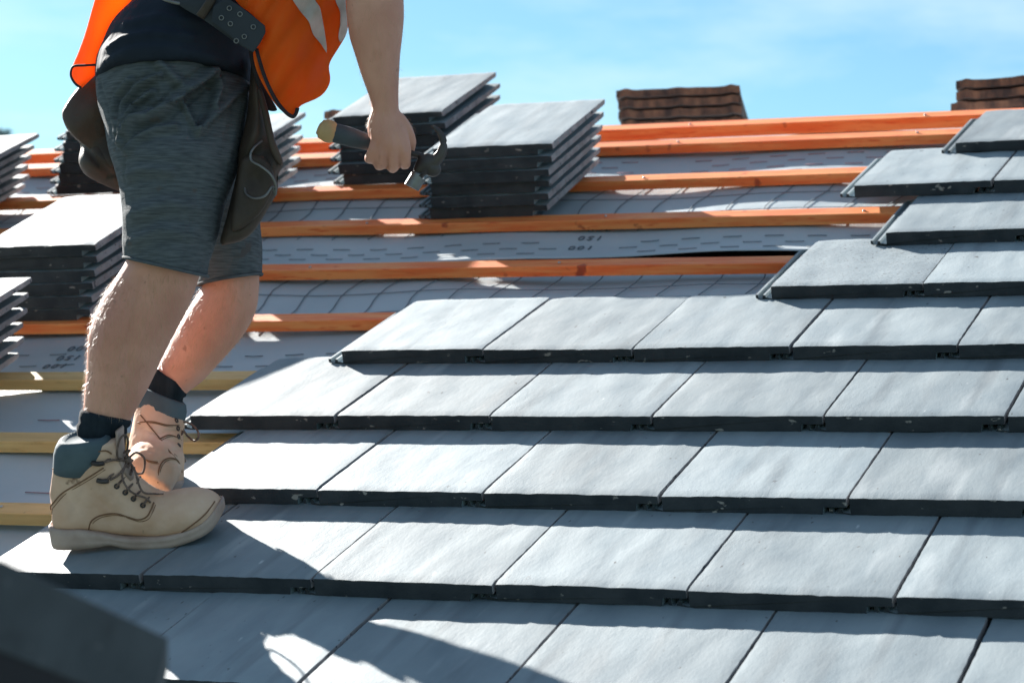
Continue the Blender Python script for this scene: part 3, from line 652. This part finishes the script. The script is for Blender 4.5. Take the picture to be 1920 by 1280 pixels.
# ---- boots: built in their own frame (x to the toe, y across, z up), sizes in metres
def build_boot(Mx, name, far_side=False):
    K = 1/1159
    def X(px): return (px-250)*K
    def Z(py): return (1030-py)*K
    secs = [ # x, top, bottom, half width
     (97, 935, 982, .020), (104, 905, 985, .030), (125, 880, 986, .036), (160, 870, 990, .037), (200, 868, 998, .037), (235, 872, 1008, .039), (258, 893, 1012, .041), (285, 922, 1013, .045),
     (313, 941, 1013, .049), (341, 938, 1010, .0515), (370, 938, 1005, .050), (392, 944, 998, .044), (406, 953, 990, .035), (414, 964, 982, .020)]
    def sec(x, top, bot, hw, cy=0, n=28, ex=.75):
        zt, zb = Z(top), Z(bot)-.004; out = []
        for i in range(n):
            t = 2*math.pi*i/n; cx, sx = math.cos(t), math.sin(t)
            yy = hw*math.copysign(abs(cx)**ex, cx); zz = sx
            if zz > 0: z = zb+(zt-zb)*(.35+.65*abs(zz)**.9); yy *= (1-.42*abs(zz)**1.5) if x > 100*K-.25 else 1
            else: z = zb+(zt-zb)*(.35*(1-abs(zz)**.5))
            out.append(Vector((X(x) if False else x, cy+yy, z)))
        return out
    foot = loft([sec(X(s[0]), s[1], s[2], s[3]) for s in vec_cr([list(map(float, s)) for s in secs], 3)])
    sh = [(940, 96, 285, .037), (915, 98, 268, .037), (890, 105, 256, .037), (865, 112, 249, .038), (845, 120, 248, .039), (832, 126, 247, .039), (824, 134, 244, .036)]
    rr = []
    for y, x0, x1, hw in vec_cr([list(map(float, s)) for s in sh], 3):
        rr.append([Vector((X((x0+x1)/2)+(x1-x0)/2*K*math.copysign(abs(math.cos(t))**.85, math.cos(t)), hw*math.copysign(abs(math.sin(t))**.8, math.sin(t)), Z(y))) for t in [2*math.pi*i/28 for i in range(28)]])
    shaft = loft(rr)
    def wr(c, nn):
        k = .0016*noise.noise(c*28)+.0009*noise.noise(c*75)
        for a, b in (((205, 905), (235, 935)), ((190, 920), (215, 950)), ((150, 945), (175, 900)), ((290, 950), (315, 985)), ((140, 960), (152, 925))):
            d, t = seg_d(c.x/K+250, 1030-c.z/K, a, b); k -= .0016*math.exp(-(d/4)**2)
        return c+nn*k
    up_ = remesh(merge([foot, shaft]), .0036, 6, .5, wr); up_.transform(Mx); up_.materials.append(M['nubuck'])
    boot = link('boot', up_, person); boot['label'] = name
    # sole
    so_ = [(90, 975, 1008, .022), (95, 977, 1017, .031), (115, 981, 1020, .037), (149, 984, 1021, .039), (182, 992, 1020, .040), (205, 1000, 1018, .041), (222, 1005, 1024, .041), (243, 1009, 1030, .043), (280, 1010, 1032, .048), (318, 1009, 1031, .053), (350, 1003, 1025, .054), (380, 993, 1017, .051), (402, 979, 1007, .042), (416, 966, 992, .026), (421, 968, 984, .012)]
    rr = []
    for x, a, b, hw in vec_cr([list(map(float, s)) for s in so_], 2):
        za, zb = Z(a), Z(b); q = []
        for yy, zz in ((-1, 0), (-1.02, .35), (-.99, .5), (-1.01, .62), (-1, .9), (-.9, 1), (-.3, 1), (.3, 1), (.9, 1), (1, .9), (1.01, .62), (.99, .5), (1.02, .35), (1, 0), (.4, 0), (-.4, 0)):
            q.append(Vector((X(x), yy*hw, zb+(za-zb)*zz)))
        rr.append(q)
    me = mesh('sole', *loft(rr), 'solem'); me.transform(Mx); sole = link('sole', me, boot)
    # padded collar
    rr = []
    for y, x0, x1, hw in ((868, 112, 190, .0405), (858, 113, 228, .0425), (840, 118, 232, .0455), (826, 124, 232, .0465), (817, 131, 228, .044), (814, 138, 222, .039), (818, 144, 216, .034)):
        rr.append([Vector((X((x0+x1)/2)+(x1-x0)/2*K*math.cos(t), hw*math.copysign(abs(math.sin(t))**.8, math.sin(t)), Z(y)+(.004*math.cos(t) if y > 850 else 0)-(.010*(1+math.cos(t)) if y > 860 else 0))) for t in [2*math.pi*i/32 for i in range(32)]])
    me = mesh('collar', *loft(rr), 'padding'); me.transform(Mx); link('collar', me, boot)
    # tongue
    rr = []
    for x, y, hw in ((262, 905, .018), (250, 880, .021), (247, 855, .023), (249, 830, .024), (252, 812, .023), (251, 807, .018)):
        rr.append([Vector((X(x)+(.006*math.cos(t)-.004)*(1), hw*math.sin(t), Z(y)+.003*math.cos(t))) for t in [2*math.pi*i/20 for i in range(20)]])
    me = mesh('tongue', *loft(rr), 'solem'); me.transform(Mx); link('tongue', me, boot)
    # side details laid on the surface from both sides
    inv = Mx.inverted(); loc = bpy.data.meshes.new('l'); cp = up_.copy(); cp.transform(inv); tb = bvh(cp)
    def side(px, py, s, off=.0013):
        o_ = Vector((X(px), s*.3, Z(py))); h, nn, i, dd = tb.ray_cast(o_, Vector((0, -s, 0)))
        if h is None:
            q = tb.find_nearest(Vector((X(px), s*.02, Z(py)))); h, nn = q[0], q[1]
        return h+nn*off, nn
    seams, lac, eye, pads = [], [], [], []
    for s in (-1, 1):
        for P in ([(98, 948), (101, 938), (109, 929), (130, 910), (161, 894), (191, 880), (215, 868)], [(168, 985), (177, 968), (196, 959), (224, 958), (247, 966), (266, 973), (283, 969), (291, 959), (297, 948)], [(116, 866), (150, 869), (172, 864), (182, 850), (196, 838), (222, 836), (232, 845)],
                  [(345, 1003), (368, 990), (392, 976), (408, 962)]):
            seams.append(tube([side(x, y, s)[0] for x, y in P], .0012, n=6, k=5))
            if P[0][1] in (948, 985): seams.append(tube([side(x+3, y+4, s, .0003)[0] for x, y in P], .0006, n=5, k=5))
        ey = [(277, 949), (261, 935), (247, 922), (233, 908)]
        hk = [(201, 890), (197, 855)]
        for x, y in ey:
            p, nn = side(x, y, s, .0004); a1 = nn.orthogonal().normalized(); a2 = nn.cross(a1)
            eye.append(tube([p+(a1*math.cos(a*math.pi/5)+a2*math.sin(a*math.pi/5))*.0034 for a in range(11)], .0016, n=6, k=1, cap=False)); 
        for x, y in hk:
            p, nn = side(x, y, s, .002); q, n2 = side(x+18, y+4, s, .002)
            eye.append(tube([p, p*.5+q*.5+nn*.004, q], .0042, n=8, k=4)); pads.append(p)
        # lace runs from this side's eyelets over the tongue
        for i, (x, y) in enumerate(ey+[(219, 892), (216, 862)]):
            p, nn = side(x, y, s, .0015)
            tx, ty = [(292, 944), (279, 931), (267, 914), (258, 895), (256, 880), (254, 860)][i]
            lac.append(tube([p, p+Vector((.006, -s*.002, .006)), Vector((X(tx+2), -s*.004, Z(ty)+.006)), Vector((X(tx), -s*.016, Z(ty)+.001))], .0019, n=7, k=5))
    # knot, bow loops and loose ends at the front of the ankle
    kx, kz = X(251), Z(872)
    V = lambda x, y, z: Vector((X(x), y, Z(z)))
    lac += [blob(V(253, -.004, 868), .008, .009, .008, (Vector((1, 0, 0)), Vector((0, 1, 0)), Vector((0, 0, 1))), 6),
            tube([V(253, -.008, 868), V(243, -.030, 850), V(252, -.036, 820), V(263, -.032, 810), V(266, -.024, 824), V(258, -.014, 850), V(254, -.006, 868)], .0019, n=7, k=7),
            tube([V(254, .004, 868), V(268, .016, 862), V(278, .028, 880), V(272, .026, 905), V(262, .012, 900), V(256, .004, 872)], .0019, n=7, k=7),
            tube([V(253, -.008, 870), V(246, -.030, 890), V(256, -.040, 912), V(270, -.038, 926), V(284, -.034, 935), V(291, -.030, 946)], .0018, n=7, k=6),
            tube([V(255, .0, 872), V(268, -.018, 884), V(274, -.030, 905), V(281, -.030, 925), V(300, -.022, 933), V(313, -.012, 938)], .0018, n=7, k=6),
            tube([V(222, -.037, 857), V(236, -.032, 856), V(250, -.014, 866)], .0018, n=7, k=5), tube([V(224, -.037, 892), V(240, -.030, 886), V(254, -.010, 872)], .0018, n=7, k=5)]
    for nm, P, m_ in [('seam', seams, 'seam'), ('lace', lac, 'lace')]+[('eyelet', [e], 'darksteel') for e in eye]:
        me = mesh(nm, *merge(P), m_); me.transform(Mx); link(nm, me, boot)
    bpy.data.meshes.remove(cp); bpy.data.meshes.remove(loc)
    return boot
# near boot: sole flat on the tile of the second course, toe to the right
tl = PITCH-.079-.018
across = Vector((0, math.cos(tl), math.sin(tl))); nrm_ = Vector((0, -math.sin(tl), math.cos(tl)))
def boot_matrix(pos, toe, nrm):
    toe = (toe-nrm*toe.dot(nrm)).normalized(); y = nrm.cross(toe); mm = Matrix((toe, y, nrm)).transposed().to_4x4(); mm.translation = pos; return mm
c1 = UP(237, 1029, .022); toe1 = (RW+FW*-.02)
bp = PL(c1.x, c1.y, c1.z)+across*.040
build_boot(boot_matrix(bp, toe1, nrm_), 'tan lace-up work boot in full side view, standing on a grey tile')
# far boot: toe down the slope, hidden behind the near boot; its right side touches the cut course
def far_boot():
    sp = [(304, 752, 4.085, 43, .043, -22), (302, 765, 4.080, 45, .047, -20), (298, 790, 4.070, 47, .054, -10), (294, 820, 4.060, 49, .060, -4), (292, 850, 4.055, 51, .066, 0), (292, 880, 4.055, 52, .072, 0), (291, 903, 4.055, 52, .074, 0), (290, 914, 4.055, 49, .070, 0)]
    toe = tube([PX(294, 862, 4.040), PX(286, 884, 3.970), PX(277, 912, 3.95)], lambda t: .049-.010*t, n=20, k=4)
    def wr(c, nn):
        x, y, z = TOPX(c); k = .0016*noise.noise(c*28)+.0010*noise.noise(c*75)
        for P in ([(262, 800), (290, 812), (330, 806)], [(270, 838), (300, 850), (336, 842)], [(285, 870), (310, 862), (338, 868)]): k -= .0022*math.exp(-(poly_d(x, y, P, False)/3.5)**2)
        return c+nn*k
    me = remesh(merge([limb(sp), toe]), .0036, 5, .5, wr); me.materials.append(M['nubuck']); boot = link('boot', me, person)
    boot['label'] = 'tan lace-up work boot half hidden behind the near shin, bow hanging at its right'
    b = bvh(me); h_ = lambda x, y, o=.0022: hit(b, x, y, o)[0]
    link('collar', mesh('collar', *loft([ring(299, 781, 4.082, 48, .054, -14), ring(301, 768, 4.084, 49.5, .053, -18), ring(304, 754, 4.088, 49.5, .050, -22), ring(306, 742, 4.09, 46.5, .046, -23), ring(306, 738, 4.09, 41, .041, -23), ring(305, 745, 4.09, 37, .037, -23)]), 'padding'), boot)
    sm = []
    for P in ([(258, 792), (285, 790), (312, 796), (336, 797)], [(262, 776), (282, 800), (300, 822), (318, 846), (332, 862)], [(296, 905), (298, 880), (306, 864), (320, 858), (334, 864), (341, 884)], [(300, 822), (318, 815), (338, 822)], [(262, 850), (275, 862), (296, 866)]):
        sm.append(tube([h_(x, y) for x, y in P], .0012, n=6, k=5)); sm.append(tube([h_(x+2.5, y+3, .0006) for x, y in P], .0006, n=5, k=5))
    link('seam', mesh('seam', *merge(sm), 'seam'), boot)
    for x, y in ((331, 788), (334, 803), (335, 818), (336, 834)):
        p, nn = hit(b, x, y, .001); a1 = nn.orthogonal().normalized(); a2 = nn.cross(a1)
        link('eyelet', mesh('eyelet', *tube([p+(a1*math.cos(a*math.pi/5)+a2*math.sin(a*math.pi/5))*.0034 for a in range(11)], .0014, n=6, k=1, cap=False), 'darksteel'), boot)
    D_ = 4.06
    T = lambda P: tube([PX(x, y, D_+(.012*math.sin(i*1.3))) for i, (x, y) in enumerate(P)], .0019, n=7, k=7)
    lac = [T([(333, 797), (345, 791), (360, 796), (371, 808), (372, 820), (364, 826), (352, 817), (342, 804), (334, 798)]), T([(334, 798), (341, 808), (342, 826), (339, 842), (344, 856), (347, 864), (341, 868), (335, 862)]),
           T([(334, 798), (340, 812), (341, 835), (337, 850)]), T([(330, 788), (341, 793), (334, 803), (343, 810), (335, 818)]), blob(PX(336, 798, D_), .005, .006, .005, AX, 6)]
    link('lace', mesh('lace', *merge(lac), 'lace'), boot)
    rr = [ring(292, y, 4.055, w_, dz, 0) for y, w_, dz in ((900, 53, .074), (906, 55, .077), (922, 55, .077), (928, 53, .074))]
    link('sole', mesh('sole', *loft(rr), 'solem'), boot)
far_boot()
# ---- shirt
sh_ = [(329, 172, 3.965, 151, .190, 0, -12), (331, 140, 3.965, 147, .188, -3, -11), (336, 112, 3.965, 141, .185, -8, -8), (345, 85, DH, 134, .182, -14, -6), (372, 50, DH, 122, .172, -22, -4), (408, 5, DH, 115, .165, -29, -2), (440, -55, DH, 116, .166, -32, 0), (485, -150, DH, 128, .180, -34, 0), (545, -255, DH, 132, .195, -36, 0), (596, -325, DH, 108, .175, -38, 0)]
def shirt_d(c, nn):
    x, y, z = TOPX(c); k = .004*noise.noise(Vector((c.x*8, c.y*8, c.z*22)))
    for P, a, w_ in (([(205, 92), (235, 72), (290, 62), (360, 70)], .008, 7), ([(200, 118), (250, 92), (330, 88), (430, 118)], .006, 7), ([(235, 45), (300, 30), (380, 45)], .006, 8), ([(196, 140), (260, 108), (350, 104)], .004, 6)):
        d = poly_d(x, y, P, False)
        if d < w_*3 and nn.dot(FW) < 0: k += a*math.exp(-(d/w_)**2)
    return c+nn*k
me = remesh(loft([ring(*q[:6], tilt=q[6]) for q in vec_cr([list(map(float, q)) for q in sh_], 3)]), .006, 3, .5, shirt_d); me.materials.append(M['shirt']); link('shirt', me, person)
# ---- vest
vest_t = [(428, -32, DH, 128, .19, -31), (442, -60, DH, 130, .19, -31), (482, -150, DH, 140, .195, -34), (545, -250, DH, 140, .205, -36), (600, -325, DH, 112, .178, -38)]
me = remesh(limb(vest_t), .007, 3, .5, lambda c, nn: c+nn*.005*noise.noise(c*9)); me.materials.append(M['vest']); vest = link('safety_vest', me, person)
def vfold(x, y):
    return -.020*math.sin((x-470)/150*math.pi)+.010*math.sin((x*.8-y*.35)/17)*min(1, max(0, (y+20)/120))+.006*math.sin((x+y*.6)/9)
VP = [(425, -60), (440, 0), (478, 32), (492, 60), (480, 92), (474, 96), (480, 130), (498, 168), (522, 203), (550, 223), (556, 214), (560, 200), (575, 193), (598, 183), (613, 168), (620, 148), (616, 124), (625, 106), (640, 82), (652, 56), (655, 0), (660, -60)]
pn, P2 = pillow('front_panel', VP, lambda x, y: 3.80+.0004*(x-550), .006, 10, 'vest', vest, .0055, vfold, .003, 3)
bt = bvh(pn)
for P in ([(548, -60), (548, 0), (579, 40), (586, 64), (603, 84), (613, 102), (611, 75), (605, 38), (599, 11), (590, 0), (590, -60)], [(628, -50), (628, 0), (637, 19), (639, 45), (634, 66), (638, 81), (651, 60), (650, 28), (648, 0), (648, -50)]):
    pillow('reflective_strip', P, lambda x, y: 3.80+.0004*(x-550)-.005, .002, 4, 'reflect', vest, .004, vfold, .0015, 2)
def onp(x, y, off=.002):
    return hit(bt, x, y, off)[0]
link('binding', mesh('binding', *tube([PX(x, y, 3.792+.0004*(x-550)+vfold(x, y)) for x, y in ((481, 92), (486, 112), (494, 138), (505, 165), (520, 192), (536, 211), (549, 219), (555, 213), (558, 203))], .0032, n=8, k=5, flat=.5), 'trim_and_shade'), vest)
# inner far panel edge, dark, behind the front one
pillow('back_lining', [(462, 60), (474, 60), (484, 130), (500, 170), (520, 205), (512, 209), (498, 203), (484, 165), (470, 120)], 3.835, .006, 4, 'trim_and_shade', vest, .004)
VL = [(315, -60), (292, 0), (256, 28), (228, 50), (212, 74), (203, 98), (196, 124), (180, 140), (163, 156), (152, 166), (140, 157), (132, 142), (135, 126), (147, 98), (160, 62), (172, 20), (180, -10), (190, -60)]
def vfl(x, y): return .012*math.sin((x*.9+y*.2)/16)
pl_, P3_ = pillow('back_panel', VL, lambda x, y: 3.93+.0006*(200-x), .008, 10, 'vest', vest, .0055, vfl, .003, 3)
bl = bvh(pl_)
link('binding', mesh('binding', *tube([PX(x+3, y, 3.905) for x, y in ((285, -12), (271, 4), (241, 26), (214, 47), (199, 70), (191, 96), (187, 120))], .0045, n=8, k=5, flat=.5), 'trim_and_shade'), vest)
link('binding', mesh('binding', *tube([PX(x, y, 3.925) for x, y in ((180, 122), (158, 123), (140, 124), (134, 130), (133, 143), (141, 157), (152, 165))], .0028, n=8, k=5, flat=.6), 'trim_and_shade'), vest)
# ---- tool belt with pouches
wrap = [ring(368, 0, DH, 146, .200, -31, n=48, tilt=4)[i] for i in range(48)]
belt_pts = [PX(330, -30, 3.80), PX(360, -8, 3.775), PX(395, 12, 3.765), PX(430, 36, 3.76), PX(460, 58, 3.765)]
rr = []
for p in cr_(belt_pts, 6):
    x, y, z = TOPX(p); a = rad(-37); wd = (RW*math.sin(-a)*-1+UW*math.cos(a)) ; wdir = (UW*.80+RW*.60)
    hwid = .0245
    rr.append([p+wdir*hwid-FW*.002, p+wdir*hwid+FW*.003, p-wdir*hwid+FW*.003, p-wdir*hwid-FW*.002])
belt = link('tool_belt', mesh('tool_belt', *loft(rr), 'belt'), person); bv = belt.modifiers.new('b', 'BEVEL'); bv.width = .0012
tabo, _ = pillow('belt_tab', [(400, 12), (425, -4), (450, 12), (474, 30), (497, 49), (498, 62), (486, 84), (475, 99), (455, 88), (428, 66), (396, 42)], 3.752, .006, 3, 'belt', belt, .003, None, .004, 1, 1)
tb_ = bvh(tabo)
for x, y in ((430, 16), (450, 27), (475, 51), (415, 34), (432, 45), (458, 69), (443, 77)):
    p, nn = hit(tb_, x, y, .0008); 
    link('eyelet', mesh('eyelet', *tube([p+(RW*math.cos(a*math.pi/6)+UW*math.sin(a*math.pi/6))*.0036 for a in range(13)], .0009, n=6, k=1, cap=False), 'steel'), belt)
link('buckle', mesh('buckle', *tube([PX(296, -8, 3.77), PX(312, 1, 3.765), PX(330, 6, 3.762), PX(337, 7, 3.762)], .0028, n=8, k=4), 'steel'), belt)
link('keeper', mesh('keeper', *tube([PX(375, 32, 3.757), PX(392, 8, 3.752), PX(402, -12, 3.757)], .0075, n=10, k=4, flat=.4), 'leather'), belt)
PB = [(192, 112), (206, 160), (215, 220), (226, 290), (236, 345), (240, 362), (215, 356), (180, 340), (160, 328), (150, 312), (147, 297), (152, 272), (138, 258), (124, 240), (116, 218), (118, 205), (135, 178), (150, 160), (166, 140)]
pillow('pouch', PB, 4.03, .09, 32, 'leather', belt, .005, lambda x, y: .010*math.exp(-((x-152-(y-270)*.9)/8)**2)*(1 if 255 < y < 330 else 0)+.006*math.sin(y/13), .006, 3)
pillow('pouch_flap', [(183, 130), (150, 162), (120, 203), (117, 222), (128, 243), (150, 266), (185, 292), (215, 315), (205, 250), (195, 190)], 3.992, .02, 14, 'leather', belt, .005, lambda x, y: .008*math.sin((x+y)/22), .006, 3)
PR = [(472, 100), (484, 150), (500, 195), (510, 240), (520, 275), (530, 298), (531, 312), (520, 330), (522, 352), (514, 372), (505, 388), (492, 410), (475, 435), (456, 450), (430, 458), (412, 456), (424, 410), (445, 320), (448, 280), (462, 220), (468, 160)]
def prs(x, y): return .016*math.sin((x*1.0+y*.12)/7.5)*min(1, max(0, (300-y)/120))+.006*math.sin((x+y)/15)
pillow('pouch', PR, lambda x, y: 3.865-.0001*(y-250), .07, 22, 'leather', belt, .0045, prs, .006, 3)
pillow('pouch_strap', [(482, 165), (492, 170), (505, 215), (515, 262), (529, 297), (527, 312), (516, 300), (504, 272), (494, 225), (486, 190)], 3.822, .012, 6, 'leather', belt, .004, None, .004, 3)
pillow('pouch_pocket', [(452, 300), (470, 290), (497, 296), (514, 330), (510, 360), (488, 400), (452, 430), (432, 428), (440, 370)], 3.818, .022, 12, 'leather', belt, .0045, lambda x, y: .008*math.exp(-((x-478)/14)**2-((y-335)/20)**2), .006, 3)
link('wire_hook', mesh('wire_hook', *tube([PX(x, y, d) for x, y, d in ((491, 264, 3.815), (478, 275, 3.80), (470, 288, 3.795), (472, 302, 3.792), (489, 312, 3.788), (507, 327, 3.788), (517, 348, 3.792), (516, 366, 3.80), (511, 350, 3.795), (497, 367, 3.79), (477, 372, 3.79), (462, 364, 3.80), (459, 352, 3.81))], .0020, n=8, k=6), 'steel'), belt)
# ---- claw hammer in the hand
hm = empty('claw_hammer', PX(700, 268, DA+.025)); tag(hm, 'claw hammer with charcoal grip, worn yellow butt and dark steel head held in the fist', 'hammer')
HD = DA+.024
def hx_(x, y, dd=0): return PX(x, y, HD+dd)
def oval(P, r, flat, m_, name, n=18, k=5):
    """P centres, r(t) half height, flat depth ratio"""
    P = cr_(P, k); rr = []
    for i, p in enumerate(P):
        t = (P[min(i+1, len(P)-1)]-P[max(i-1, 0)]).normalized(); up = (UW-t*UW.dot(t)).normalized(); s = t.cross(up); q = r(i/(len(P)-1))
        rr.append([p+up*q*math.cos(2*math.pi*j/n)+s*q*flat*math.sin(2*math.pi*j/n) for j in range(n)])
    return loft(rr)
link('grip', mesh('grip', *oval([hx_(618, 247), hx_(645, 254), hx_(672, 262), hx_(700, 270), hx_(735, 279), hx_(768, 287)], lambda t: .0150+.0015*math.sin(t*6)-.004*t, .75, 'grip', 'grip'), 'grip'), hm)
bt_ = remesh(merge([oval([hx_(596, 240), hx_(601, 242), hx_(612, 245), hx_(622, 248), hx_(630, 250)], lambda t: (.010, .016, .0185, .018, .0155)[min(4, int(t*4.99))], .8, '', ''), oval([hx_(608, 240), hx_(610, 250), hx_(610, 258)], lambda t: .0115, .9, '', '')]), .0022, 4)
bt_.materials.append(M['butt']); link('butt_cap', bt_, hm)
link('shaft', mesh('shaft', *oval([hx_(765, 286), hx_(785, 291), hx_(808, 298)], lambda t: .0048, .8, '', ''), 'darksteel'), hm)
claws = []
for s, ox in ((-.007, 0), (.009, 4)):
    claws.append(oval([hx_(799, 308, s*.4), hx_(815+ox*.6, 301, s*.6), hx_(827+ox*.6, 286, s), hx_(830+ox*.6, 266, s), hx_(823+ox, 249, s*1.1), hx_(808+ox, 235, s*1.2)], lambda t: .0125-.0102*t**.8, .60, '', ''))
claws += [oval([hx_(782, 326), hx_(792, 314), hx_(801, 303), hx_(810, 294)], lambda t: .0085+.006*math.sin(t*3.1), .9, '', ''), blob(hx_(802, 303), .014, .0115, .013, AX), blob(hx_(792, 296), .008, .009, .006, AX), blob(hx_(812, 318), .013, .010, .012, AX)]
hd = remesh(merge(claws), .0018, 3); hd.materials.append(M['darksteel']); link('claw_head', hd, hm)
link('neck', mesh('neck', *tube([hx_(796, 312), hx_(788, 324), hx_(782, 334)], .0075, n=16, k=3), 'darksteel'), hm)
link('striking_face', mesh('striking_face', *tube([hx_(785, 330), hx_(783.6, 332), hx_(773, 349), hx_(771.5, 351.5)], lambda t: .0085 if t < .08 else (.0128 if t < .93 else .0115), n=24, k=4), 'steel'), hm)
